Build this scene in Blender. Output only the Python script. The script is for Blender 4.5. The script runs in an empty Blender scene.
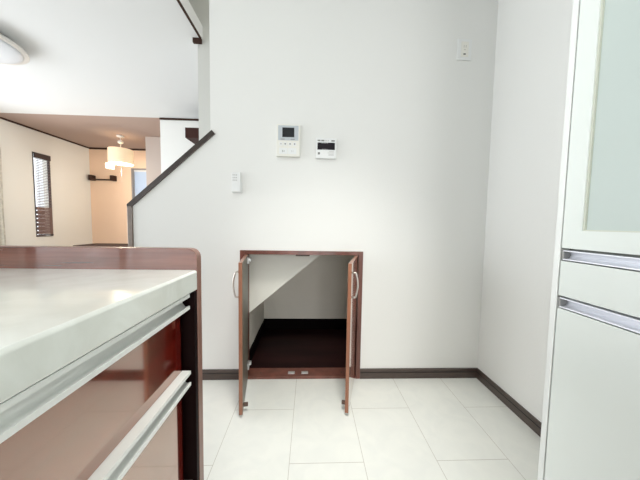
import bpy, bmesh, math, random
from mathutils import Vector, Matrix

S = bpy.context.scene
COL = S.collection
random.seed(4)

# ------------------------------------------------------------------ camera
YAW, PITCH, ROLL, CAMH, FPX = 0.0400, -0.0629, 0.0166, 0.9657, 255.77
f = Vector((math.sin(YAW)*math.cos(PITCH), math.cos(YAW)*math.cos(PITCH), math.sin(PITCH)))
r = Vector((math.cos(YAW), -math.sin(YAW), 0.0))
u = r.cross(f)
r2 = math.cos(ROLL)*r + math.sin(ROLL)*u
u2 = -math.sin(ROLL)*r + math.cos(ROLL)*u
cam_d = bpy.data.cameras.new('camera')
cam_d.sensor_width = 36.0
cam_d.lens = 36.0*FPX/640.0
cam_d.clip_start = 0.02
cam = bpy.data.objects.new('camera', cam_d)
COL.objects.link(cam)
cam.matrix_world = Matrix(((r2.x, u2.x, -f.x, 0), (r2.y, u2.y, -f.y, 0), (r2.z, u2.z, -f.z, CAMH), (0, 0, 0, 1)))
S.camera = cam

# ------------------------------------------------------------------ world, light, exposure
W = bpy.data.worlds.new('world'); S.world = W; W.use_nodes = True
bg = W.node_tree.nodes['Background']
bg.inputs[0].default_value = (0.90, 0.95, 1.0, 1)
bg.inputs[1].default_value = 1.6
S.view_settings.view_transform = 'Standard'
S.view_settings.look = 'None'
S.view_settings.exposure = 0.04
S.view_settings.gamma = 1.0
S.view_settings.use_curve_mapping = False

def area(name, loc, aim, sx, sy, power, col):
    d = bpy.data.lights.new(name, 'AREA'); d.shape = 'RECTANGLE'
    d.size = sx; d.size_y = sy; d.energy = power; d.color = col
    o = bpy.data.objects.new(name, d); COL.objects.link(o)
    o.location = loc
    o.rotation_euler = (Vector(aim)-Vector(loc)).to_track_quat('-Z', 'Y').to_euler()
    return o
area('daylight_patio_window', (-5.0, 1.9, 1.15), (0, 1.9, 0.9), 3.4, 1.9, 155, (0.95, 0.98, 1.0))
area('added_side_fill', (-5.0, -0.8, 1.15), (0.0, 1.5, 0.5), 1.5, 1.9, 45, (0.88, 0.94, 1.0))  # added fill from the left, lifts the low back wall
area('daylight_living_window', (-2.9, -3.0, 1.25), (-2.6, 1.0, 1.3), 2.6, 1.9, 3, (0.95, 0.98, 1.0))
area('added_rear_fill', (0.25, -3.0, 1.0), (0.25, 1.5, 0.8), 1.1, 1.9, 34, (1.0, 0.99, 0.97))  # added fill behind the camera for the floor and lower walls
area('added_landing_fill', (0.4, 1.96, 3.9), (0.2, 1.96, 0.0), 1.0, 0.4, 22, (1.0, 0.97, 0.92))  # added light inside the closed landing shell, brightens the stairwell
area('added_overhead_fill', (0.15, -0.6, 2.40), (0.15, -0.6, 0.0), 1.0, 1.6, 12, (1.0, 1.0, 0.97))  # added fill from above, stands without a fixture
low_fill = area('added_low_fill', (0.12, 0.42, 2.40), (0.10, 1.32, 0.0), 0.40, 0.40, 5.6, (1.0, 0.98, 0.92)); low_fill.data.spread = math.radians(56)  # added narrow fill for the floor, low wall and storage

# ------------------------------------------------------------------ materials
def mat(name, col, rough=0.5, metal=0.0, noise=0.0, nscale=20.0, bump=0.0, bscale=200.0, coat=0.0, spec=0.5, emit=None, estr=0.0, trans=0.0, stretch=None):
    m = bpy.data.materials.new(name); m.use_nodes = True
    nt = m.node_tree; b = nt.nodes['Principled BSDF']
    b.inputs['Base Color'].default_value = (*col, 1)
    b.inputs['Roughness'].default_value = rough
    b.inputs['Metallic'].default_value = metal
    b.inputs['Coat Weight'].default_value = coat
    b.inputs['Coat Roughness'].default_value = 0.04
    b.inputs['Specular IOR Level'].default_value = spec
    b.inputs['Transmission Weight'].default_value = trans
    if emit:
        b.inputs['Emission Color'].default_value = (*emit, 1); b.inputs['Emission Strength'].default_value = estr
    if noise or bump:
        tc = nt.nodes.new('ShaderNodeTexCoord'); mp = nt.nodes.new('ShaderNodeMapping')
        if stretch: mp.inputs['Scale'].default_value = stretch
        nt.links.new(tc.outputs['Object'], mp.inputs[0])
    if noise:
        n = nt.nodes.new('ShaderNodeTexNoise'); n.inputs['Scale'].default_value = nscale; n.inputs['Detail'].default_value = 6
        nt.links.new(mp.outputs[0], n.inputs['Vector'])
        cr = nt.nodes.new('ShaderNodeValToRGB')
        cr.color_ramp.elements[0].position = 0.3; cr.color_ramp.elements[1].position = 0.7
        lo = [c*(1-noise) for c in col]; hi = [min(1, c*(1+noise)) for c in col]
        cr.color_ramp.elements[0].color = (*lo, 1); cr.color_ramp.elements[1].color = (*hi, 1)
        nt.links.new(n.outputs['Fac'], cr.inputs[0]); nt.links.new(cr.outputs[0], b.inputs['Base Color'])
    if bump:
        n2 = nt.nodes.new('ShaderNodeTexNoise'); n2.inputs['Scale'].default_value = bscale; n2.inputs['Detail'].default_value = 3
        nt.links.new(mp.outputs[0], n2.inputs['Vector'])
        bp = nt.nodes.new('ShaderNodeBump'); bp.inputs['Strength'].default_value = bump; bp.inputs['Distance'].default_value = 0.002
        nt.links.new(n2.outputs['Fac'], bp.inputs['Height']); nt.links.new(bp.outputs[0], b.inputs['Normal'])
    return m

M = {}
M['wall'] = mat('white_wallpaper', (0.80, 0.80, 0.775), 0.75, bump=0.25, bscale=160, spec=0.3)
M['wall_cream'] = mat('cream_wallpaper', (0.86, 0.85, 0.79), 0.8, bump=0.2, bscale=160, spec=0.3)
M['partition'] = mat('grey_beige_wallpaper', (0.58, 0.50, 0.45), 0.8, bump=0.2, bscale=160, spec=0.2)
M['ceiling'] = mat('white_ceiling_paper', (0.75, 0.765, 0.765), 0.85, bump=0.2, bscale=150, spec=0.2)
M['brown_ceiling'] = mat('brown_ceiling_paper', (0.42, 0.32, 0.275), 0.8, bump=0.2, bscale=150, spec=0.2)
M['terracotta'] = mat('pink_beige_wallpaper', (0.87, 0.63, 0.46), 0.8, bump=0.2, bscale=120, spec=0.2)
M['storage_wall'] = mat('storage_wallpaper', (0.88, 0.84, 0.76), 0.7, bump=0.2, bscale=160, spec=0.4)
M['dark_trim'] = mat('dark_walnut_trim', (0.045, 0.025, 0.018), 0.32, noise=0.3, nscale=30, spec=0.5, stretch=(1, 1, 8))
M['skirting'] = mat('dark_brown_skirting', (0.055, 0.034, 0.026), 0.30, coat=0.6, noise=0.25, nscale=20, stretch=(1, 1, 10))
M['skirting_groove'] = mat('skirting_groove', (0.012, 0.007, 0.006), 0.5)
M['frame_wood'] = mat('red_brown_wood', (0.150, 0.052, 0.036), 0.35, noise=0.35, nscale=14, coat=0.2, stretch=(1, 1, 0.12))
M['edge_wood'] = mat('brown_edge_band', (0.27, 0.11, 0.06), 0.35, noise=0.2, nscale=14, coat=0.2, stretch=(1, 1, 0.12))
M['storage_panel'] = mat('storage_side_panel', (0.86, 0.85, 0.78), 0.5)
M['storage_floor'] = mat('dark_storage_floor', (0.016, 0.005, 0.005), 0.5, noise=0.6, nscale=9, stretch=(0.2, 1, 1), spec=0.12)
M['storage_skirt'] = mat('black_brown_skirting', (0.003, 0.0015, 0.0015), 0.7, spec=0.08)
M['panel_edge'] = mat('panel_edge_band', (0.24, 0.125, 0.095), 0.35, noise=0.2, nscale=15)
M['gap'] = mat('dark_gap', (0.008, 0.004, 0.004), 0.6)
M['alu'] = mat('satin_aluminium', (0.86, 0.88, 0.94), 0.28, metal=0.1)
M['alu_dark'] = mat('aluminium_end_cap', (0.30, 0.30, 0.29), 0.45, metal=0.5)
M['alu_white'] = mat('pale_aluminium', (0.84, 0.85, 0.82), 0.30, metal=0.1)
M['gloss_white'] = mat('gloss_white_lacquer', (0.675, 0.715, 0.685), 0.22, coat=0.4)
M['carcass'] = mat('white_melamine', (0.70, 0.72, 0.70), 0.4)
M['gap_grey'] = mat('grey_shadow_gasket', (0.20, 0.21, 0.19), 0.7)
M['frosted'] = mat('frosted_glass_panel', (0.46, 0.52, 0.495), 0.24, noise=0.03, nscale=2, coat=0.15)
M['bead'] = mat('glazing_bead', (0.50, 0.52, 0.44), 0.5)
M['plastic'] = mat('ivory_plastic', (0.80, 0.79, 0.73), 0.4)
M['plastic_w'] = mat('white_plastic', (0.80, 0.81, 0.80), 0.35)
M['plastic_grey'] = mat('grey_blue_plastic', (0.50, 0.54, 0.57), 0.35)
M['mark'] = mat('grey_print', (0.22, 0.22, 0.21), 0.6)
M['mark_light'] = mat('pale_print', (0.55, 0.55, 0.54), 0.6)
M['screen'] = mat('dark_screen', (0.012, 0.015, 0.018), 0.3, spec=0.2)
M['lcd'] = mat('black_display', (0.010, 0.006, 0.010), 0.35, spec=0.15)
M['nickel'] = mat('brushed_nickel', (0.62, 0.58, 0.54), 0.35, metal=0.8)
M['steel'] = mat('steel_hardware', (0.60, 0.60, 0.60), 0.4, metal=0.8)
M['catch'] = mat('brown_catch', (0.10, 0.06, 0.045), 0.5)
M['lamp_ring'] = mat('lamp_rim', (0.74, 0.72, 0.68), 0.35)
M['lamp_face'] = mat('lamp_diffuser', (0.76, 0.79, 0.83), 0.4)
M['shade'] = mat('glowing_fabric_shade', (0.85, 0.72, 0.52), 0.8, emit=(1.0, 0.74, 0.45), estr=0.38)
M['bulb'] = mat('warm_bulb', (1, 0.9, 0.75), 0.5, emit=(1.0, 0.86, 0.62), estr=2.5)
M['white_metal'] = mat('white_metal', (0.85, 0.84, 0.82), 0.4)
M['blind'] = mat('brown_blind_slat', (0.20, 0.12, 0.10), 0.5)
M['red_dark'] = mat('dark_red_brown_veneer', (0.045, 0.016, 0.012), 0.6, spec=0.2)
M['table_wood'] = mat('matt_dark_wood', (0.05, 0.025, 0.018), 0.7, spec=0.2)
M['window_frame'] = mat('dark_brown_window_frame', (0.05, 0.035, 0.035), 0.4)
M['window_grey'] = mat('grey_window_frame', (0.30, 0.27, 0.25), 0.5)
M['fence'] = mat('brown_fence_board', (0.075, 0.035, 0.022), 0.7, noise=0.3, nscale=12)
M['curtain'] = mat('beige_curtain', (0.72, 0.69, 0.60), 0.9, noise=0.15, nscale=25)
M['wood_floor'] = mat('brown_wood_floor', (0.52, 0.49, 0.45), 0.4, noise=0.12, nscale=6, stretch=(8, 1, 1))

def lacquer(name, col, coat_ior, base_ior, tint, rough, noise=0.3, nscale=10, stretch=(1, 1, 1), crough=0.03):
    m = mat(name, col, rough, noise=noise, nscale=nscale, stretch=stretch, coat=1.0)
    b = m.node_tree.nodes['Principled BSDF']
    b.inputs['Coat IOR'].default_value = coat_ior; b.inputs['Coat Roughness'].default_value = crough
    b.inputs['IOR'].default_value = base_ior; b.inputs['Specular Tint'].default_value = (*tint, 1); b.inputs['Coat Tint'].default_value = (1, 0.92, 0.86, 1)
    return m
M['drawer'] = lacquer('glossy_mahogany_front', (0.150, 0.008, 0.005), 2.4, 2.6, (1.0, 0.74, 0.50), 0.10, noise=0.35, nscale=10, stretch=(4, 0.5, 9), crough=0.05)
M['panel'] = lacquer('mahogany_end_panel', (0.150, 0.052, 0.038), 1.9, 1.6, (1.0, 0.8, 0.7), 0.15, noise=0.3, nscale=8, stretch=(0.6, 3, 12))
M['door_inner'] = mat('grey_brown_door_back', (0.20, 0.18, 0.145), 0.4)
M['door_face'] = lacquer('glossy_brown_door_face', (0.135, 0.050, 0.034), 2.3, 1.8, (1.0, 0.85, 0.7), 0.15, noise=0.3, nscale=14, stretch=(1, 1, 0.12), crough=0.06)
M['post_wood'] = lacquer('sheen_lightened_post', (0.17, 0.140, 0.120), 1.6, 1.4, (1, 1, 1), 0.3, noise=0.2, nscale=20, crough=0.2)  # same dark wood as the cap, reflected sheen put into its base colour
M['cap_wood'] = lacquer('satin_dark_cap', (0.028, 0.018, 0.014), 1.42, 1.4, (1, 1, 1), 0.3, noise=0.2, nscale=20, crough=0.2)
M['recess_shade'] = mat('painted_recess_shade', (0.006, 0.001, 0.001), 0.6, spec=0.1)  # near-black colour standing for shade in the end panel's recess
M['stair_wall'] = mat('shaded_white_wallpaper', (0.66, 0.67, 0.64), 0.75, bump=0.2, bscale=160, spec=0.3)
def translucent_mat():
    m = bpy.data.materials.new('thin_window_screen'); m.use_nodes = True; nt = m.node_tree; nt.nodes.clear()
    o = nt.nodes.new('ShaderNodeOutputMaterial'); mx = nt.nodes.new('ShaderNodeMixShader'); mx.inputs[0].default_value = 0.6
    d = nt.nodes.new('ShaderNodeBsdfDiffuse'); d.inputs[0].default_value = (0.75, 0.80, 0.86, 1)
    t = nt.nodes.new('ShaderNodeBsdfTranslucent'); t.inputs[0].default_value = (0.62, 0.72, 0.84, 1)
    nt.links.new(d.outputs[0], mx.inputs[1]); nt.links.new(t.outputs[0], mx.inputs[2]); nt.links.new(mx.outputs[0], o.inputs[0])
    return m
M['sheer'] = translucent_mat()

def glass_mat():
    m = bpy.data.materials.new('window_glass'); m.use_nodes = True; nt = m.node_tree
    nt.nodes.clear()
    o = nt.nodes.new('ShaderNodeOutputMaterial'); mx = nt.nodes.new('ShaderNodeMixShader')
    t = nt.nodes.new('ShaderNodeBsdfTransparent'); g = nt.nodes.new('ShaderNodeBsdfGlossy')
    g.inputs['Roughness'].default_value = 0.02; mx.inputs[0].default_value = 0.06
    nt.links.new(t.outputs[0], mx.inputs[1]); nt.links.new(g.outputs[0], mx.inputs[2]); nt.links.new(mx.outputs[0], o.inputs[0])
    return m
M['glass'] = glass_mat()

def tile_mat():
    m = bpy.data.materials.new('white_stone_tile'); m.use_nodes = True; nt = m.node_tree
    b = nt.nodes['Principled BSDF']
    tc = nt.nodes.new('ShaderNodeTexCoord'); sp = nt.nodes.new('ShaderNodeSeparateXYZ'); cb = nt.nodes.new('ShaderNodeCombineXYZ')
    nt.links.new(tc.outputs['Object'], sp.inputs[0])
    ay = nt.nodes.new('ShaderNodeMath'); ay.operation = 'SUBTRACT'; ay.inputs[1].default_value = 0.9747 - 0.606*10
    ax = nt.nodes.new('ShaderNodeMath'); ax.operation = 'SUBTRACT'; ax.inputs[1].default_value = -0.3731 - 0.303*20
    nt.links.new(sp.outputs['Y'], ay.inputs[0]); nt.links.new(sp.outputs['X'], ax.inputs[0])
    nt.links.new(ay.outputs[0], cb.inputs['X']); nt.links.new(ax.outputs[0], cb.inputs['Y'])
    br = nt.nodes.new('ShaderNodeTexBrick'); br.offset = 0.5; br.offset_frequency = 2; br.squash = 1.0
    br.inputs['Scale'].default_value = 1.0; br.inputs['Mortar Size'].default_value = 0.0011; br.inputs['Mortar Smooth'].default_value = 0.1
    br.inputs['Bias'].default_value = 0.0; br.inputs['Brick Width'].default_value = 0.606; br.inputs['Row Height'].default_value = 0.303
    nt.links.new(cb.outputs[0], br.inputs['Vector'])
    n = nt.nodes.new('ShaderNodeTexNoise'); n.inputs['Scale'].default_value = 9; n.inputs['Detail'].default_value = 8; n.inputs['Distortion'].default_value = 1.2
    nt.links.new(tc.outputs['Object'], n.inputs['Vector'])
    cr = nt.nodes.new('ShaderNodeValToRGB')
    cr.color_ramp.elements[0].position = 0.35; cr.color_ramp.elements[0].color = (0.69, 0.70, 0.665, 1)
    cr.color_ramp.elements[1].position = 0.62; cr.color_ramp.elements[1].color = (0.725, 0.732, 0.69, 1)
    nt.links.new(n.outputs['Fac'], cr.inputs[0])
    nt.links.new(cr.outputs[0], br.inputs['Color1']); nt.links.new(cr.outputs[0], br.inputs['Color2'])
    br.inputs['Mortar'].default_value = (0.42, 0.40, 0.35, 1)
    nt.links.new(br.outputs['Color'], b.inputs['Base Color'])
    b.inputs['Roughness'].default_value = 0.30
    b.inputs['Specular IOR Level'].default_value = 0.45
    return m
M['tile'] = tile_mat()

def counter_mat():
    m = mat('white_marbled_worktop', (0.80, 0.815, 0.77), 0.16, coat=0.5)
    nt = m.node_tree; b = nt.nodes['Principled BSDF']
    tc = nt.nodes.new('ShaderNodeTexCoord'); n = nt.nodes.new('ShaderNodeTexNoise')
    n.inputs['Scale'].default_value = 7; n.inputs['Detail'].default_value = 8; n.inputs['Distortion'].default_value = 2.5
    cr = nt.nodes.new('ShaderNodeValToRGB')
    cr.color_ramp.elements[0].position = 0.35; cr.color_ramp.elements[0].color = (0.75, 0.765, 0.71, 1)
    cr.color_ramp.elements[1].position = 0.6; cr.color_ramp.elements[1].color = (0.81, 0.83, 0.78, 1)
    nt.links.new(tc.outputs['Object'], n.inputs['Vector']); nt.links.new(n.outputs['Fac'], cr.inputs[0]); nt.links.new(cr.outputs[0], b.inputs['Base Color'])
    return m
M['counter'] = counter_mat()

# ------------------------------------------------------------------ mesh helpers
def box(bm, x0, x1, y0, y1, z0, z1, mi=0):
    vs = [bm.verts.new(p) for p in ((x0,y0,z0),(x1,y0,z0),(x1,y1,z0),(x0,y1,z0),(x0,y0,z1),(x1,y0,z1),(x1,y1,z1),(x0,y1,z1))]
    for q in ((0,3,2,1),(4,5,6,7),(0,1,5,4),(1,2,6,5),(2,3,7,6),(3,0,4,7)):
        fc = bm.faces.new([vs[i] for i in q]); fc.material_index = mi

def prism(bm, pts, a0, a1, axis, mi=0):
    """pts: 2D outline; axis 'x': pts are (y,z); 'y': pts are (x,z); 'z': pts are (x,y)"""
    def P(p, a):
        return {'x': (a, p[0], p[1]), 'y': (p[0], a, p[1]), 'z': (p[0], p[1], a)}[axis]
    A = [bm.verts.new(P(p, a0)) for p in pts]; B = [bm.verts.new(P(p, a1)) for p in pts]
    n = len(pts)
    fs = [bm.faces.new(A), bm.faces.new(B[::-1])]
    for i in range(n):
        fs.append(bm.faces.new((A[i], B[i], B[(i+1) % n], A[(i+1) % n])))
    for q in fs: q.material_index = mi
    return fs

def tube(bm, pts, rad, seg=10, mi=0):
    pts = [Vector(p) for p in pts]; rings = []
    for i, p in enumerate(pts):
        t = (pts[min(i+1, len(pts)-1)] - pts[max(i-1, 0)]).normalized()
        a = t.cross(Vector((0.13, 0.97, 0.2))).normalized(); b = t.cross(a)
        rr = rad[i] if isinstance(rad, (list, tuple)) else rad
        rings.append([bm.verts.new(p + rr*(math.cos(k*2*math.pi/seg)*a + math.sin(k*2*math.pi/seg)*b)) for k in range(seg)])
    for i in range(len(rings)-1):
        for k in range(seg):
            fc = bm.faces.new((rings[i][k], rings[i][(k+1) % seg], rings[i+1][(k+1) % seg], rings[i+1][k])); fc.smooth = True; fc.material_index = mi
    bm.faces.new(rings[0][::-1]).material_index = mi; bm.faces.new(rings[-1]).material_index = mi

def lathe(bm, prof, cx, cy, seg=48, mi=0, caps=True):
    rings = []
    for (rr, z) in prof:
        rings.append([bm.verts.new((cx+rr*math.cos(k*2*math.pi/seg), cy+rr*math.sin(k*2*math.pi/seg), z)) for k in range(seg)])
    for i in range(len(rings)-1):
        for k in range(seg):
            fc = bm.faces.new((rings[i][k], rings[i][(k+1) % seg], rings[i+1][(k+1) % seg], rings[i+1][k])); fc.smooth = True; fc.material_index = mi
    if caps:
        bm.faces.new(rings[0][::-1]); bm.faces.new(rings[-1])

def obj(name, bm, mats, parent=None, bevel=0.0, seg=2, loc=None, rotz=0.0, origin=None):
    bmesh.ops.recalc_face_normals(bm, faces=bm.faces)
    if origin is not None:
        bmesh.ops.translate(bm, verts=bm.verts, vec=-Vector(origin))
    me = bpy.data.meshes.new(name); bm.to_mesh(me); bm.free()
    for m in (mats if isinstance(mats, (list, tuple)) else [mats]): me.materials.append(M[m])
    o = bpy.data.objects.new(name, me); COL.objects.link(o)
    if parent is not None: o.parent = parent
    if loc is not None: o.location = loc
    elif origin is not None: o.location = origin
    o.rotation_euler[2] = rotz
    if bevel:
        md = o.modifiers.new('bevel', 'BEVEL'); md.width = bevel; md.segments = seg; md.limit_method = 'ANGLE'; md.angle_limit = math.radians(40)
    return o

def bx(name, x0, x1, y0, y1, z0, z1, m, parent=None, bevel=0.0, seg=2):
    bm = bmesh.new(); box(bm, x0, x1, y0, y1, z0, z1)
    return obj(name, bm, m, parent, bevel, seg)

def struct(o):
    o['kind'] = 'structure'; return o

def tag(o, label, cat, group=None):
    o['label'] = label; o['category'] = cat
    if group: o['group'] = group
    return o

def thing(name, label, cat, loc=(0, 0, 0), rotz=0.0, group=None):
    o = bpy.data.objects.new(name, None); COL.objects.link(o)
    o.location = loc; o.rotation_euler[2] = rotz; o.empty_display_size = 0.1
    return tag(o, label, cat, group)

def window_unit(name, axis, at, a0, a1, z0, z1, m_frame, depth=0.10, fw=0.035, mullion=False, sign=-1):
    """A framed pane filling a wall opening. axis 'x': wall plane x=at, runs along y; 'y': wall plane y=at, runs along x."""
    def bb(bm, a, b, c, d, e, g):
        if axis == 'x': box(bm, e, g, a, b, c, d)
        else: box(bm, a, b, e, g, c, d)
    d0, d1 = at + sign*depth, at - sign*0.006
    lo, hi = min(d0, d1), max(d0, d1)
    bm = bmesh.new()
    bb(bm, a0, a0+fw, z0, z1, lo, hi); bb(bm, a1-fw, a1, z0, z1, lo, hi)
    bb(bm, a0+fw, a1-fw, z0, z0+fw, lo, hi); bb(bm, a0+fw, a1-fw, z1-fw, z1, lo, hi)
    if mullion:
        c = (a0+a1)/2; bb(bm, c-0.03, c+0.03, z0+fw, z1-fw, lo+0.02, hi-0.03)
    fr = struct(obj(name, bm, m_frame))
    bm = bmesh.new(); m = at + sign*depth*0.75
    bb(bm, a0+fw, a1-fw, z0+fw, z1-fw, m-0.003, m+0.003)
    obj('window_pane', bm, 'glass', fr)
    return fr

# ------------------------------------------------------------------ the rooms' shell
ZC = 2.43                     # ceiling
YB = 1.545; YB2 = 1.665       # kitchen back wall, front and rear face
XR = 1.086                    # kitchen right wall
YS = 2.28                     # far side of the staircase
XL = -4.5; YF = 5.47          # living room left wall and far wall
YD = 3.82                     # where the brown ceiling begins
YR = -2.7                     # wall behind the camera

bm = bmesh.new(); box(bm, -1.06, XR+0.12, YR-0.1, YB2, -0.12, 0.0); struct(obj('floor', bm, 'tile'))
bm = bmesh.new(); box(bm, XL-0.1, -1.06, YR-0.1, YF+0.1, -0.12, 0.0); box(bm, -1.06, XR+0.12, YB2, YF+0.1, -0.12, 0.0)
struct(obj('floor_living', bm, 'wood_floor'))

# kitchen back wall with the stair slope cut on its left and the cupboard opening
OX0, OX1, OZ = -0.416, 0.326, 0.801
bm = bmesh.new()
prism(bm, [(-1.036, 0), (-0.585, 0), (-0.585, 1.452), (-1.036, 1.050)], YB, YB2, 'y')
prism(bm, [(-0.585, 0), (OX0, 0), (OX0, OZ), (OX0, 3.6), (-0.585, 3.6)], YB, YB2, 'y')
box(bm, OX0, OX1, YB, YB2, OZ, 3.6)
box(bm, OX1, XR+0.12, YB, YB2, 0, 3.6)
bmesh.ops.remove_doubles(bm, verts=bm.verts, dist=0.0002)
struct(obj('wall_back', bm, 'wall'))
struct(bx('wall_right', XR, XR+0.12, YR, YB, 0, ZC, 'wall'))

# white ceiling with the stairwell opening beyond the kitchen wall
bm = bmesh.new()
box(bm, XL-0.1, -0.885, YR-0.1, YD, ZC, ZC+0.105)
box(bm, -0.885, XR+0.12, YR-0.1, YB, ZC, ZC+0.105)
box(bm, -0.885, XR+0.12, YS+0.12, YD, ZC, ZC+0.105)
struct(obj('ceiling', bm, 'ceiling'))
struct(bx('ceiling_alcove', XL-0.1, XR+0.12, YD, YF+0.1, ZC, ZC+0.105, 'brown_ceiling'))
bm = bmesh.new(); box(bm, -0.897, -0.885, YB2+0.02, 2.17, ZC-0.014, ZC); 
box(bm, -0.955, -0.889, 2.171, 2.193, ZC-0.036, ZC)
struct(obj('trim_2', bm, 'table_wood'))
# landing shell above the stairs
bm = bmesh.new()
box(bm, -1.9, -1.8, YB2-0.5, YS, ZC+0.105, 4.1)
box(bm, XR, XR+0.12, YB, YS+0.12, 0, 4.1)
box(bm, -1.9, XR+0.12, YB-0.5, YB-0.45, ZC+0.105, 4.1)
struct(obj('wall_landing', bm, 'wall_cream'))
struct(bx('ceiling_landing', -1.9, XR+0.12, YB-0.5, YS+0.12, 4.1, 4.16, 'ceiling'))
# wall on the far side of the staircase
YU = 2.195
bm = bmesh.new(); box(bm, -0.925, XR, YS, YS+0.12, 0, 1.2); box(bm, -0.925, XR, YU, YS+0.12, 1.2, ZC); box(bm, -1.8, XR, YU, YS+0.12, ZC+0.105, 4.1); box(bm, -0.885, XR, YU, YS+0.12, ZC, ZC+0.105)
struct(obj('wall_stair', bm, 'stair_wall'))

# living room left wall: patio window opening y 0.3..3.85, slit window opening y 4.385..4.665
def wall_with_holes_x(name, x0, x1, y0, y1, z1, holes, m):
    bm = bmesh.new(); y = y0
    for (a, b, c, d) in holes:
        box(bm, x0, x1, y, a, 0, z1)
        if c > 0: box(bm, x0, x1, a, b, 0, c)
        box(bm, x0, x1, a, b, d, z1); y = b
    box(bm, x0, x1, y, y1, 0, z1)
    bmesh.ops.remove_doubles(bm, verts=bm.verts, dist=0.0002)
    return struct(obj(name, bm, m))
wall_with_holes_x('wall_left', XL-0.12, XL, YR, YF, ZC, [(-1.6, 0.0, 0.0, 2.0), (0.2, 3.75, 0.0, 2.0), (4.385, 4.662, 0.675, 2.055)], 'wall_cream')
bm = bmesh.new()
for (x0, x1, z0, z1) in ((XL, -3.68, 0, ZC), (-3.68, -3.0, 0, 1.15), (-3.68, -3.0, 2.04, ZC), (-3.0, XR, 0, ZC)):
    box(bm, x0, x1, YF, YF+0.12, z0, z1)
struct(obj('wall_far', bm, 'terracotta'))
struct(bx('wall_partition', -2.884, -2.14, 4.67, 4.79, 0, ZC, 'partition'))
struct(bx('wall_hall', -2.15, XR+0.12, YD, YD+0.12, 0, ZC, 'wall'))
# wall behind the camera with a window and an added door opening
bm = bmesh.new()
def ry(x0, x1, z0, z1): box(bm, x0, x1, YR-0.12, YR, z0, z1)
ry(XL, -4.2, 0, ZC); ry(-4.2, -1.5, 0, 0.25); ry(-4.2, -1.5, 2.2, ZC); ry(-1.5, -0.55, 0, ZC)
ry(-0.55, -0.35, 0, ZC); ry(-0.35, 0.85, 2.05, ZC); ry(0.85, XR+0.12, 0, ZC)
struct(obj('wall_rear', bm, 'wall'))

window_unit('window_1', 'x', XL, 4.385, 4.662, 0.675, 2.055, 'window_frame', depth=0.030, fw=0.014)
window_unit('window_2', 'x', XL, 0.2, 3.75, 0.0, 2.0, 'window_frame', mullion=True)
window_unit('added_window_6', 'x', XL, -1.6, 0.0, 0.0, 2.0, 'window_frame', mullion=True)  # unseen window, added to let light reach the low back wall
window_unit('window_3', 'y', YF, -3.68, -3.0, 1.15, 2.04, 'window_grey', depth=0.10, fw=0.025, sign=1)
window_unit('window_4', 'y', YR, -4.2, -1.5, 0.25, 2.2, 'window_frame', mullion=True)
window_unit('added_door_1', 'y', YR, -0.35, 0.85, 0.0, 2.05, 'window_grey', mullion=True)  # unseen glazed door, made full height to throw light low

# cap on the sloping stair wall, and its end post
ang = math.atan2(1.452-1.050, -0.585+1.036); nx, nz = -math.sin(ang), math.cos(ang)
a = Vector((-1.0365, 1.0495)); b = Vector((-0.5852, 1.4513)); t = 0.026
bm = bmesh.new()
prism(bm, [(-1.062, 1.0495), (a.x, a.y), (b.x, b.y), (b.x, b.y+t/nz), (-1.062, 1.0495+0.012)], YB-0.012, YB2+0.012, 'y')
d = (b-a).normalized(); e = b + d*0.038
prism(bm, [(b.x, b.y), (e.x, e.y), (e.x+nx*t, e.y+nz*t), (b.x, b.y+t/nz)], YB-0.012, YB-0.0005, 'y')
bmesh.ops.remove_doubles(bm, verts=bm.verts, dist=0.0002)
struct(obj('trim_1', bm, 'cap_wood'))
struct(bx('trim_3', -1.062, -1.036, YB-0.012, YB2+0.012, 0, 1.0495, 'post_wood', bevel=0.002))
# crown mouldings of the living room
bm = bmesh.new(); box(bm, XL, XL+0.022, YD, YF, ZC-0.022, ZC); box(bm, XL+0.022, XR, YF-0.022, YF, ZC-0.030, ZC)
struct(obj('trim_4', bm, 'table_wood'))
struct(bx('trim_5', -2.15, -0.5, YD-0.018, YD, ZC-0.026, ZC-0.004, 'table_wood'))

# skirting boards (two-step profile)
def skirt(name, pts_axis, fixed, a0, a1, sgn):
    prof = [(0, 0), (0.011, 0), (0.011, 0.038), (0.0085, 0.0395), (0.0085, 0.042), (0.0095, 0.0435), (0.0095, 0.059), (0.0065, 0.062), (0, 0.062)]
    bm = bmesh.new()
    pr_ = [(fixed + sgn*p[0], p[1]) for p in prof]
    fs = prism(bm, pr_, a0, a1, pts_axis)
    for q in fs[2:]: 
        zs = [v.co.z for v in q.verts]
        if min(zs) >= 0.0379 and max(zs) <= 0.0436: q.material_index = 1
    return struct(obj(name, bm, ['skirting', 'skirting_groove']))
skirt('baseboard_back', 'x', YB, OX1+0.0005, XR, -1)
skirt('baseboard_back', 'x', YB, -1.036, OX0-0.0005, -1)
skirt('baseboard_right', 'y', XR, 0.605, YB-0.011, -1)
bm = bmesh.new(); box(bm, -1.012, -0.585, YB2, YB2+0.01, 0, 0.06); struct(obj('baseboard_stair', bm, 'skirting'))

# ------------------------------------------------------------------ the hollow under the stairs
SZ = 0.012
struct(bx('floor_storage', OX0+0.0, 0.55, YB2-0.03, YS, 0.0, SZ, 'storage_floor'))
struct(bx('wall_storage_left', OX0, -0.402, YB2, YS, SZ, 1.40, 'storage_wall'))
struct(bx('wall_storage_right', 0.50, 0.55, YB2, YS, SZ, 1.4, 'storage_wall'))
struct(bx('wall_storage_far', -0.402, 0.50, YS-0.012, YS-0.0005, SZ, 1.4, 'storage_wall'))
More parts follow.
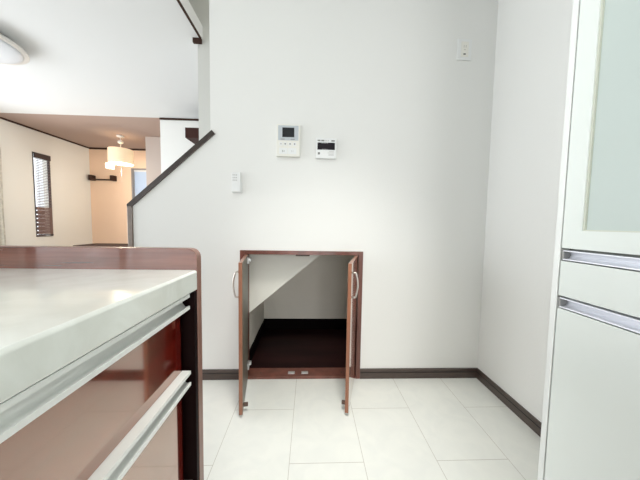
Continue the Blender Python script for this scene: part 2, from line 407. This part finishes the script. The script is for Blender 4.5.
# side panel and sloping underside of the stairs above the storage
def sof(x): return 0.371 + 0.846*(x+0.392)
bm = bmesh.new()
prism(bm, [(-0.402, sof(-0.402)), (0.50, sof(0.50)), (0.50, 1.40), (-0.402, 1.40)], YB2+0.015, YB2+0.027, 'y')
struct(obj('wall_storage_panel', bm, 'storage_panel'))
bm = bmesh.new()
prism(bm, [(-0.402, sof(-0.402)+0.012), (0.50, sof(0.50)+0.012), (0.50, sof(0.50)+0.05), (-0.402, sof(-0.402)+0.05)], YB2+0.027, YS-0.012, 'y')
struct(obj('ceiling_storage', bm, 'storage_wall'))
bm = bmesh.new(); box(bm, -0.402, 0.50, YS-0.022, YS-0.012, SZ, 0.108); box(bm, -0.402, -0.392, YB2+0.03, YS-0.022, SZ, 0.100); box(bm, 0.49, 0.50, YB2+0.03, YS-0.022, SZ, 0.100)
struct(obj('baseboard_storage', bm, 'storage_skirt'))

# ------------------------------------------------------------------ cupboard under the stairs
cup = thing('understairs_cupboard', 'low brown framed cupboard set in the white wall, both doors standing open', 'cupboard', (-0.045, YB, 0))
ci = Vector((-0.045, YB, 0))
def loc(bm): bmesh.ops.translate(bm, verts=bm.verts, vec=-ci)
yf, yb = YB-0.010, YB2
bm = bmesh.new()
box(bm, OX0, OX0+0.026, yf, yb, 0, OZ); box(bm, OX1-0.026, OX1, yf, yb, 0, OZ)
box(bm, OX0+0.026, OX1-0.026, yf+0.002, yb, OZ-0.024, OZ)
loc(bm); obj('frame', bm, 'frame_wood', cup, bevel=0.0012)
bm = bmesh.new(); box(bm, OX0+0.026, OX1-0.026, yf+0.002, YB+0.09, 0.0, 0.0165); loc(bm)
sill = obj('sill', bm, 'frame_wood', cup, bevel=0.0015)
for x in (-0.105, -0.020):
    bm = bmesh.new(); box(bm, x-0.021, x+0.021, YB+0.018, YB+0.046, 0.0166, 0.0195); box(bm, x-0.014, x+0.014, YB+0.026, YB+0.038, 0.0195, 0.022); loc(bm)
    o = obj('magnet_catch', bm, 'steel', sill, bevel=0.001)
for x in (-0.300, 0.215):
    bm = bmesh.new(); tube(bm, [(x, YB+0.035, 0.0164), (x, YB+0.035, 0.0185)], 0.006, 12); loc(bm); obj('screw_cap', bm, 'catch', sill)
bm = bmesh.new(); box(bm, -0.085, 0.0, YB+0.03, YB+0.055, OZ-0.036, OZ-0.0242); tube(bm, [(-0.045, YB+0.015, OZ-0.030), (-0.045, YB+0.03, OZ-0.030)], 0.005, 10); loc(bm)
obj('magnet_catch', bm, 'catch', cup, bevel=0.001)

def door(side):
    # local: x along the leaf from the hinge, y = thickness (0..T) with y=0 the outer face, z up
    T, L, z0, z1 = 0.018, 0.338, 0.020, 0.776
    s = 1 if side == 'l' else -1
    if side == 'l': hx, hy = -0.386, YB-0.012; fx, fy = -0.336, 1.214
    else:           hx, hy = 0.294, YB-0.012; fx, fy = 0.2050, 1.218
    L = math.hypot(fx-hx, fy-hy); rot = math.atan2(fy-hy, fx-hx)
    bm = bmesh.new()
    # inner face lies towards +x for the left leaf, towards -x for the right leaf
    y0, y1 = (0, T) if side == 'l' else (-T, 0)
    box(bm, 0, L, y0, y1, z0, z1)
    bm.faces.ensure_lookup_table()
    inner = y1 if side == 'l' else y0
    for q in bm.faces:
        cc = q.calc_center_median()
        if abs(cc.x-L) < 1e-5: q.material_index = 1
        elif abs(cc.y-inner) < 1e-5: q.material_index = 2
        elif abs(cc.z-z1) < 1e-5: q.material_index = 1
        else: q.material_index = 0
    o = obj('cabinet_door', bm, ['door_face', 'edge_wood', 'door_inner'], cup, bevel=0.001, loc=Vector((hx, hy, 0))-ci, rotz=rot)
    # arched bar handle on the outer face near the free edge
    oy = -0.0 if side == 'l' else 0.0
    sg = -1 if side == 'l' else 1
    pts = []
    zc, hh, pr_ = 0.665, 0.062, 0.028
    pts.append((L-0.030, sg*0.0, zc-hh)); pts.append((L-0.030, sg*0.016, zc-hh))
    for k in range(0, 11):
        q = k/10; pts.append((L-0.030, sg*(0.018+0.010*math.sin(math.pi*q)), zc-hh+0.002+(2*hh-0.004)*q))
    pts.append((L-0.030, sg*0.016, zc+hh)); pts.append((L-0.030, sg*0.0, zc+hh))
    bm = bmesh.new(); tube(bm, pts, 0.0048, 10)
    h = obj('handle', bm, 'nickel', o); h['label'] = 'brushed metal bow handle'
    # hinges at the jamb and the catch pad at the bottom of the inner face
    gi = y1 if side == 'l' else y0
    gs = 1 if side == 'l' else -1
    for z in (0.745, 0.11):
        bm = bmesh.new(); a_, b_ = sorted((gi, gi+gs*0.010)); box(bm, 0.012, 0.055, a_, b_, z-0.018, z+0.018)
        a_, b_ = sorted((gi, gi+gs*0.020)); box(bm, -0.006, 0.020, a_, b_, z-0.009, z+0.009)
        obj('hinge', bm, 'steel', o, bevel=0.002)
    bm = bmesh.new(); a_, b_ = sorted((gi, gi+gs*0.022)); box(bm, L-0.048, L-0.034, a_, b_, 0.036, 0.052)
    obj('catch_plate', bm, 'catch', o, bevel=0.002)
    return o
door('l'); door('r')

# ------------------------------------------------------------------ wall devices
def dev(name, label, cat, x0, x1, z0, z1):
    return thing(name, label, cat, ((x0+x1)/2, YB, z0))
def dpart(name, p, x0, x1, z0, z1, d0, d1, m, bevel=0.0, label=None):
    bm = bmesh.new(); box(bm, x0, x1, YB-d1, YB-d0, z0, z1)
    off = Vector(p.location)
    q = p.parent
    while q is not None: off += Vector(q.location); q = q.parent
    bmesh.ops.translate(bm, verts=bm.verts, vec=-off)
    o = obj(name, bm, m, p, bevel)
    if label: o['label'] = label
    return o

# door intercom
X0, X1, Z0, Z1 = -0.2010, -0.0640, 1.354, 1.537
ic = dev('intercom', 'ivory video intercom panel with a small dark screen on the white wall', 'intercom', X0, X1, Z0, Z1)
dpart('housing', ic, X0, X1, Z0, Z1, 0.0005, 0.024, 'plastic', 0.004)
dpart('screen_surround', ic, X0+0.010, X1-0.010, 1.445, Z1-0.008, 0.024, 0.0255, 'plastic_grey', 0.001)
dpart('screen', ic, X0+0.034, X1-0.034, 1.463, 1.517, 0.0255, 0.0265, 'screen', 0.001)
for i, x in enumerate((X0+0.026, X0+0.051, X0+0.079, X0+0.105)):
    bt = dpart('button', ic, x-0.009, x+0.009, 1.415, 1.435, 0.024, 0.0255, 'plastic_w', 0.0015)
    bt['label'] = 'white push button'
    dpart('button_mark', bt, x-0.004, x+0.004, 1.421, 1.429, 0.0255, 0.0257, 'mark' if i in (1, 2, 3) else 'mark_light')
for i, (xa, xb, m_) in enumerate(((X0+0.035, X0+0.062, 'mark'), (X0+0.088, X0+0.112, 'mark_light'))):
    bt = dpart('large_button', ic, X0+0.016 + i*0.052, X0+0.064 + i*0.052, 1.368, 1.402, 0.024, 0.0252, 'plastic_w', 0.0015)
    xm = X0+0.040 + i*0.052
    dpart('button_mark', bt, xm-0.006, xm-0.003, 1.378, 1.390, 0.0252, 0.0254, m_)
    dpart('button_mark', bt, xm+0.003, xm+0.006, 1.378, 1.390, 0.0252, 0.0254, m_)
dpart('microphone_slot', ic, X0+0.024, X0+0.048, 1.4495, 1.453, 0.0255, 0.0257, 'mark')
dpart('microphone_slot', ic, X0+0.082, X0+0.106, 1.4495, 1.453, 0.0255, 0.0257, 'mark')

# water heater controller
X0, X1, Z0, Z1 = 0.028, 0.148, 1.350, 1.467
rc = dev('heater_controller', 'white square wall controller with a wide black display', 'controller', X0, X1, Z0, Z1)
dpart('housing', rc, X0, X1, Z0, Z1, 0.0005, 0.020, 'plastic_w', 0.003)
dis = dpart('display', rc, X0+0.009, X1-0.009, 1.399, 1.440, 0.020, 0.0212, 'lcd', 0.001)
for k in range(5): dpart('display_text', dis, X0+0.028+k*0.009, X0+0.033+k*0.009, 1.4355, 1.4385, 0.0212, 0.0214, 'mark_light')
for k in range(4): dpart('display_text', dis, X0+0.036+k*0.009, X0+0.041+k*0.009, 1.4005, 1.403, 0.0212, 0.0214, 'mark_light')
for (xa, xb, m_) in ((0.009, 0.026, 'mark'), (0.031, 0.049, 'mark'), (0.055, 0.062, 'mark_light'), (0.068, 0.074, 'mark_light'), (0.090, 0.110, 'mark')):
    dpart('button', rc, X0+xa, X0+xb, 1.447, 1.455, 0.020, 0.0215, m_, 0.0005)
dpart('button', rc, X0+0.012, X0+0.024, 1.371, 1.384, 0.020, 0.0215, 'mark', 0.002)
for z in (1.388, 1.380, 1.372, 1.366): dpart('button_mark', rc, X0+0.070+0.004*(z*1000 % 3), X0+0.106-0.003*(z*1000 % 2), z, z+0.003, 0.020, 0.0203, 'mark_light')

# small remote in its wall holder
X0, X1, Z0, Z1 = -0.459, -0.403, 1.140, 1.256
rm = dev('lamp_remote', 'slim white lighting remote in a wall holder left of the intercom', 'remote control', X0, X1, Z0, Z1)
dpart('holder', rm, X0-0.001, X1+0.001, Z0, Z0+0.060, 0.0005, 0.016, 'plastic_w', 0.003)
dpart('housing', rm, X0+0.002, X1-0.002, Z0+0.004, Z1, 0.0165, 0.030, 'plastic_w', 0.003)
for rI in range(3):
    for cI in range(3):
        dpart('button', rm, X0+0.0085+cI*0.0095, X0+0.0150+cI*0.0095, 1.243-rI*0.015-0.007, 1.243-rI*0.015, 0.030, 0.0312, 'mark_light', 0.0008)
dpart('large_button', rm, X0+0.009, X1-0.009, 1.158, 1.186, 0.030, 0.0315, 'plastic_w', 0.002)

# high outlet
X0, X1, Z0, Z1 = 0.852, 0.936, 1.944, 2.062
ot = dev('wall_outlet', 'white double wall outlet high near the right corner', 'outlet', X0, X1, Z0, Z1)
dpart('plate', ot, X0, X1, Z0, Z1, 0.0003, 0.008, 'plastic_w', 0.002)
xm = (X0+X1)/2
face = dpart('socket_face', ot, xm-0.022, xm+0.022, Z0+0.016, Z1-0.016, 0.008, 0.0105, 'plastic', 0.002)
for s_ in (-1, 1): dpart('slot', face, xm+s_*0.006-0.001, xm+s_*0.006+0.001, 2.012, 2.026, 0.0105, 0.0107, 'mark')
dpart('slot', face, xm-0.002, xm+0.002, 1.998, 2.003, 0.0105, 0.0107, 'mark')
dpart('slot', face, xm-0.008, xm+0.006, 1.972, 1.979, 0.0105, 0.0107, 'screen')

# ------------------------------------------------------------------ kitchen counter on the left
XF = -0.270; YP = 0.621
# end panel
bm = bmesh.new()
out = [(-0.955, 0.0), (XF, 0.0), (XF, 0.9015-0.022)]
for k in range(1, 7):
    a_ = k/6*math.pi/2; out.append((XF-0.022+0.022*math.cos(a_), 0.9015-0.022+0.022*math.sin(a_)))
out.append((-0.955, 0.9015))
fs = prism(bm, out, YP, YP+0.024, 'y')
for q in fs[2:]: q.material_index = 1; q.smooth = False
ep = obj('end_panel', bm, ['panel', 'panel_edge'], None, bevel=0.0012)
tag(ep, 'glossy red-brown panel with a rounded corner closing the far end of the counter', 'panel')
# worktop with an undercut front edge
bm = bmesh.new()
prof = [(-0.945, 0.8005), (-0.945, 0.850), (XF-0.004, 0.850), (XF, 0.846), (XF, 0.8035), (XF-0.004, 0.8005), (XF-0.012, 0.8005), (XF-0.05, 0.8005)]
prism(bm, prof, -1.9, YP-0.0005, 'y') if False else None
A = [bm.verts.new((p[0], -1.9, p[1])) for p in prof]; B = [bm.verts.new((p[0], YP-0.0005, p[1])) for p in prof]
bm.faces.new(A); bm.faces.new(B[::-1])
for i in range(len(prof)): bm.faces.new((A[i], B[i], B[(i+1) % len(prof)], A[(i+1) % len(prof)]))
wt = obj('worktop', bm, 'counter', None, bevel=0.0015)
tag(wt, 'long white marbled kitchen worktop lying on the dark glossy drawers', 'worktop')

# C-shaped aluminium grip rail, extruded along y
def rail(name, xf, z0, z1, y0, y1, parent, sgn=1, m='alu_white', depth=0.022, origin=(0, 0, 0), lip=0.006):
    # sgn=+1: opens towards +x (left counter); -1: opens towards -x (right cabinet)
    bm = bmesh.new()
    P = [(0, z1), (0, z1-lip), (-0.0045, z1-lip), (-0.010, z1-lip-0.001), (-depth+0.005, z1-lip-0.004), (-depth+0.0025, (z0+z1)/2), (-depth+0.005, z0+lip+0.004), (-0.010, z0+lip*0.6+0.001), (-0.0025, z0+lip), (0, z0+lip), (0, z0), (-depth, z0), (-depth, z1)]
    pts = [(xf + sgn*p[0], p[1]) for p in P]
    A = [bm.verts.new((p[0], y0, p[1])) for p in pts]; B = [bm.verts.new((p[0], y1, p[1])) for p in pts]
    n = len(pts)
    for i in range(n):
        q = bm.faces.new((A[i], B[i], B[(i+1) % n], A[(i+1) % n])); q.smooth = 2 < i < 8
    bm.faces.new(A); bm.faces.new(B[::-1])
    bmesh.ops.translate(bm, verts=bm.verts, vec=-Vector(origin))
    return obj(name, bm, m, parent)

def base_unit(y0, y1, label):
    o = Vector((-0.6, (y0+y1)/2, 0))
    t_ = thing('base_cabinet', label, 'cabinet', tuple(o), group=None)
    bm = bmesh.new(); box(bm, -0.93, -0.318, y0+0.001, y1-0.001, 0.085, 0.800); box(bm, -0.93, -0.35, y0+0.001, y1-0.001, 0.0, 0.085)
    bmesh.ops.translate(bm, verts=bm.verts, vec=-o); obj('carcass', bm, 'gap', t_)
    e1 = y1-0.028 if y1 > 0.5 else y1-0.0015
    for (z0, z1) in ((0.6185, 0.7645), (0.345, 0.5825), (0.088, 0.310)):
        bm = bmesh.new(); box(bm, -0.317, -0.2925, y0+0.0015, e1-0.006, z0, z1)
        bmesh.ops.translate(bm, verts=bm.verts, vec=-o); d_ = obj('drawer', bm, 'drawer', t_, bevel=0.001)
        rl = rail('handle', -0.2735, z1+0.0005, z1+0.0355, y0+0.0015, e1, d_, 1, 'alu_white', depth=0.020, origin=o, lip=0.0075)
        rl['label'] = 'aluminium grip rail along the drawer top'
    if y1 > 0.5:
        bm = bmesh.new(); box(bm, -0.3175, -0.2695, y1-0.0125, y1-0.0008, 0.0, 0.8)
        bmesh.ops.translate(bm, verts=bm.verts, vec=-o); obj('recess_shade_strip', bm, 'recess_shade', t_)  # dark strip painting the shade on the panel face beside the drawers
bu = base_unit(-0.29, YP-0.004, 'glossy mahogany drawer cabinet under the white worktop, touching the end panel')
base_unit(-1.19, -0.2905, 'second glossy mahogany drawer cabinet under the white worktop, nearer the viewer')
base_unit(-1.9, -1.1905, 'third glossy mahogany drawer cabinet at the near end of the worktop')

# ------------------------------------------------------------------ tall white cupboard on the right
CX = 0.600; CY = 0.602
cb = thing('kitchen_cupboard', 'tall white gloss kitchen cupboard with frosted glass doors and metal grip rails', 'cupboard', (0.83, -0.15, 0))
co = Vector((0.83, -0.15, 0))
def cpart(name, m, boxes, parent=cb, bevel=0.0, label=None):
    bm = bmesh.new()
    for b_ in boxes: box(bm, *b_)
    bmesh.ops.translate(bm, verts=bm.verts, vec=-co)
    o = obj(name, bm, m, parent, bevel)
    if label: o['label'] = label
    return o
YN = -0.9
cpart('end_panel', 'carcass', [(CX, XR-0.006, CY-0.0145, CY, 0, 2.2)], bevel=0.0008)
cpart('carcass', 'gap_grey', [(CX+0.024, XR-0.006, YN+0.016, CY-0.0145, 0.07, 2.185), (CX+0.05, XR-0.006, YN+0.016, CY-0.0145, 0, 0.07)])
cpart('end_panel', 'carcass', [(CX, XR-0.006, YN, YN+0.0145, 0, 2.2)], bevel=0.0008)
cpart('top_panel', 'carcass', [(CX, XR-0.006, YN+0.0145, CY-0.0145, 2.185, 2.2)])
seam = [CY-0.0170, 0.100, -0.392, YN+0.017]
for i in range(3):
    y1, y0 = seam[i]-0.001, seam[i+1]+0.001
    fw, z0, z1 = 0.0415, 0.9185, 2.182
    xa, xb = CX, CX+0.0225
    d_ = cpart('glass_door', 'gloss_white', [(xa, xb, y1-fw, y1, z0, z1), (xa, xb, y0, y0+fw, z0, z1), (xa, xb, y0+fw, y1-fw, z0, z0+0.041), (xa, xb, y0+fw, y1-fw, z1-0.041, z1)])
    cpart('glass_panel', 'frosted', [(CX+0.007, CX+0.012, y0+fw, y1-fw, z0+0.041, z1-0.041)], d_, label='frosted pale green glass panel')
    bt = 0.0035
    cpart('glazing_bead', 'bead', [(CX+0.0025, CX+0.007, y1-fw-bt, y1-fw, z0+0.041, z1-0.041), (CX+0.0025, CX+0.007, y0+fw, y0+fw+bt, z0+0.041, z1-0.041),
          (CX+0.0025, CX+0.007, y0+fw+bt, y1-fw-bt, z0+0.041, z0+0.0435)], d_)
    dr = cpart('drawer', 'gloss_white', [(xa, xb, y0, y1, 0.8045, 0.8875)], bevel=0.0008)
    rl = rail('handle', CX, 0.8905, 0.9130, y0, y1-0.0045, dr, -1, 'alu', depth=0.022, origin=co, lip=0.0022)
    cpart('handle_cap', 'alu_dark', [(CX+0.002, CX+0.022, y1-0.0045, y1, 0.8905, 0.9125)], dr)
    lw = cpart('cabinet_door', 'gloss_white', [(xa, xb, y0, y1, 0.075, 0.7735)], bevel=0.0008)
    rail('handle', CX, 0.7765, 0.8000, y0, y1-0.0045, lw, -1, 'alu', depth=0.022, origin=co, lip=0.0022)
    cpart('handle_cap', 'alu_dark', [(CX+0.002, CX+0.022, y1-0.0045, y1, 0.7765, 0.7995)], lw)

# ------------------------------------------------------------------ living room things
cl = thing('ceiling_light', 'large round flat ceiling light with a pale rim on the white ceiling', 'ceiling light', (-2.696, 2.207, ZC))
bm = bmesh.new(); lathe(bm, [(0.22, 0), (0.25, -0.03), (0.315, -0.055), (0.320, -0.068), (0.312, -0.074), (0.282, -0.078)], 0, 0, 64); obj('housing', bm, 'lamp_ring', cl)
bm = bmesh.new(); lathe(bm, [(0.282, -0.0785), (0.282, -0.082), (0.26, -0.090), (0.15, -0.100), (0.02, -0.103)], 0, 0, 64); obj('diffuser', bm, 'lamp_face', cl)

pl = thing('pendant_lamp', 'hanging lamp with a glowing cream drum shade below the brown ceiling', 'pendant lamp', (-3.30, 4.66, ZC))
bm = bmesh.new(); lathe(bm, [(0.055, 0), (0.055, -0.02), (0.03, -0.03), (0.012, -0.035)], 0, 0, 24); obj('canopy', bm, 'white_metal', pl)
bm = bmesh.new(); lathe(bm, [(0.012, -0.075), (0.036, -0.09), (0.045, -0.11), (0.036, -0.13), (0.010, -0.14)], 0, 0, 24)
tube(bm, [(0, 0, -0.03), (0, 0, -0.24)], 0.006, 8); obj('cord', bm, 'white_metal', pl)
bm = bmesh.new(); lathe(bm, [(0.180, -0.235), (0.180, -0.480)], 0, 0, 48, caps=False)
lathe(bm, [(0.176, -0.235), (0.176, -0.480)], 0, 0, 48, caps=False)
obj('lamp_shade', bm, 'shade', pl)
bm = bmesh.new(); lathe(bm, [(0.17, -0.455), (0.17, -0.462), (0.02, -0.470)], 0, 0, 40); obj('diffuser', bm, 'bulb', pl)
bm = bmesh.new(); box(bm, -0.215, -0.125, -0.075, 0.015, -0.570, -0.480); obj('small_shade', bm, 'bulb', pl, bevel=0.008)
bm = bmesh.new(); tube(bm, [(0.0, 0.0, -0.47), (0.0, 0.0, -0.80)], 0.0012, 6); obj('pull_cord', bm, 'white_metal', pl)
pd = bpy.data.lights.new('pendant_bulb', 'POINT'); pd.energy = 22; pd.color = (1.0, 0.90, 0.76); pd.shadow_soft_size = 0.08
po = bpy.data.objects.new('pendant_bulb', pd); COL.objects.link(po); po.location = (-3.30, 4.66, ZC-0.52-0.08)

# wall shelf in the far left corner
ws = thing('wall_shelf', 'small dark wall shelf with a block at each end in the far corner', 'shelf', (-4.2, YF, 1.78))
bm = bmesh.new(); box(bm, -0.185, 0.165, -0.09, -0.0005, 0.0, 0.016); obj('shelf_board', bm, 'table_wood', ws, 0.002)
for xa, xb in ((-0.255, -0.1855), (0.1655, 0.232)):
    bm = bmesh.new(); box(bm, xa, xb, -0.10, -0.0005, -0.012, 0.092); obj('end_block', bm, 'table_wood', ws, 0.002)

# low table below the pendant
tb = thing('low_table', 'low dark wooden table below the pendant lamp, only its top edge showing', 'table', (-3.2, 4.34, 0))
bm = bmesh.new(); box(bm, -0.49, 0.49, -0.22, 0.22, 0.545, 0.568); obj('tabletop', bm, 'table_wood', tb, 0.002)
for sx in (-1, 1):
    for sy in (-1, 1):
        bm = bmesh.new(); cx, cy = sx*0.45, sy*0.18; box(bm, cx-0.022, cx+0.022, cy-0.022, cy+0.022, 0, 0.5445); obj('leg', bm, 'dark_trim', tb, 0.002)

# dark box shelf on the white hall wall
wc = thing('wall_cabinet', 'small dark brown wall cabinet high on the white wall behind the stairs', 'cabinet', (-1.35, YD, 2.05))
bm = bmesh.new(); box(bm, -0.28, 0.28, -0.352, -0.0005, 0, 0.13); obj('body', bm, 'red_dark', wc, 0.002)
bm = bmesh.new(); box(bm, -0.279, 0.279, -0.37, -0.3525, 0.001, 0.129); obj('door', bm, 'red_dark', wc, 0.002)

# blind in the slit window
bl = thing('window_blind', 'brown slatted blind hanging in the tall narrow window', 'blind', (XL+0.022, 4.5235, 2.048))
bm = bmesh.new(); box(bm, -0.013, 0.013, -0.126, 0.126, -0.085, 0.0); obj('headrail', bm, 'window_frame', bl, 0.002)
bm = bmesh.new()
nsl = 47
for k in range(nsl):
    z = -0.098 - k*0.0265
    tl = 0.50 if k < 30 else 1.15
    w = 0.0125
    c_, s_ = math.cos(tl)*w, math.sin(tl)*w
    vs = []
    prism(bm, [(-c_, z+s_), (c_, z-s_), (c_, z-s_+0.0022), (-c_, z+s_+0.0022)], -0.118, 0.118, 'y')
obj('slats', bm, 'blind', bl)
bm = bmesh.new(); box(bm, -0.011, 0.011, -0.118, 0.118, -1.350, -1.332); obj('bottom_rail', bm, 'window_frame', bl, 0.002)
for y in (-0.075, 0.075):
    bm = bmesh.new(); tube(bm, [(0.0, y, -0.05), (0.0, y, -1.335)], 0.0012, 5); obj('lift_cord', bm, 'window_frame', bl)
# fence outside the slit window
fe = thing('garden_fence', 'brown slatted fence outside behind the lower part of the narrow window', 'fence', (XL-1.1, 5.2, 0))
bm = bmesh.new()
for k in range(14): box(bm, -0.01, 0.01, -0.9, 0.9, 0.08+k*0.083, 0.08+k*0.083+0.060)
obj('slats', bm, 'fence', fe)
for y in (-0.85, 0.0, 0.85):
    bm = bmesh.new(); box(bm, -0.05, -0.012, y-0.025, y+0.025, -0.05, 1.25); obj('post', bm, 'fence', fe)
# roller screen in the far window
rs = thing('roller_screen', 'pale screen drawn down over the far window', 'blind', (-3.34, YF+0.055, 1.18))
bm = bmesh.new(); box(bm, -0.31, 0.31, -0.001, 0.001, 0.0, 0.80); obj('screen_cloth', bm, 'sheer', rs)
bm = bmesh.new(); box(bm, -0.312, 0.312, -0.012, 0.012, 0.80, 0.832); obj('headrail', bm, 'white_metal', rs, 0.002)

# curtain at the patio window, far panel
cu = thing('curtain', 'beige curtain gathered at the far side of the patio window', 'curtain', (XL+0.07, 3.745, 0.03))
bm = bmesh.new(); cols = []
n = 60
for i in range(n+1):
    y = -0.20 + 0.36*i/n; x = 0.022*math.sin(i/n*2*math.pi*6)
    cols.append((x, y))
rows = [(0.0, 1.0), (0.5, 0.95), (1.0, 0.92), (1.5, 0.96), (1.95, 1.0)]
G = [[bm.verts.new((x*(1.3 if z < 1 else 1.0), y*s_, z)) for (x, y) in cols] for z, s_ in rows]
G2 = [[bm.verts.new((x*(1.3 if z < 1 else 1.0)+0.004, y*s_, z)) for (x, y) in cols] for z, s_ in rows]
for j in range(len(rows)-1):
    for i in range(n):
        for g in (G, G2):
            q = bm.faces.new((g[j][i], g[j][i+1], g[j+1][i+1], g[j+1][i])); q.smooth = True
for (j) in (0, len(rows)-1):
    for i in range(n): bm.faces.new((G[j][i], G[j][i+1], G2[j][i+1], G2[j][i]))
for i in (0, n):
    for j in range(len(rows)-1): bm.faces.new((G[j][i], G[j+1][i], G2[j+1][i], G2[j][i]))
obj('curtain_cloth', bm, 'curtain', cu)
cr_ = thing('curtain_rail', 'dark curtain rail over the patio window', 'curtain rail', (XL, 2.2, 2.0))
bm = bmesh.new(); tube(bm, [(0.07, -1.95, 0.0), (0.07, 1.66, 0.0)], 0.012, 10); obj('rod', bm, 'dark_trim', cr_)
for y in (-1.9, 0.0, 1.62):
    bm = bmesh.new(); box(bm, 0.0005, 0.07, y-0.008, y+0.008, -0.008, 0.008); obj('bracket', bm, 'dark_trim', cr_)
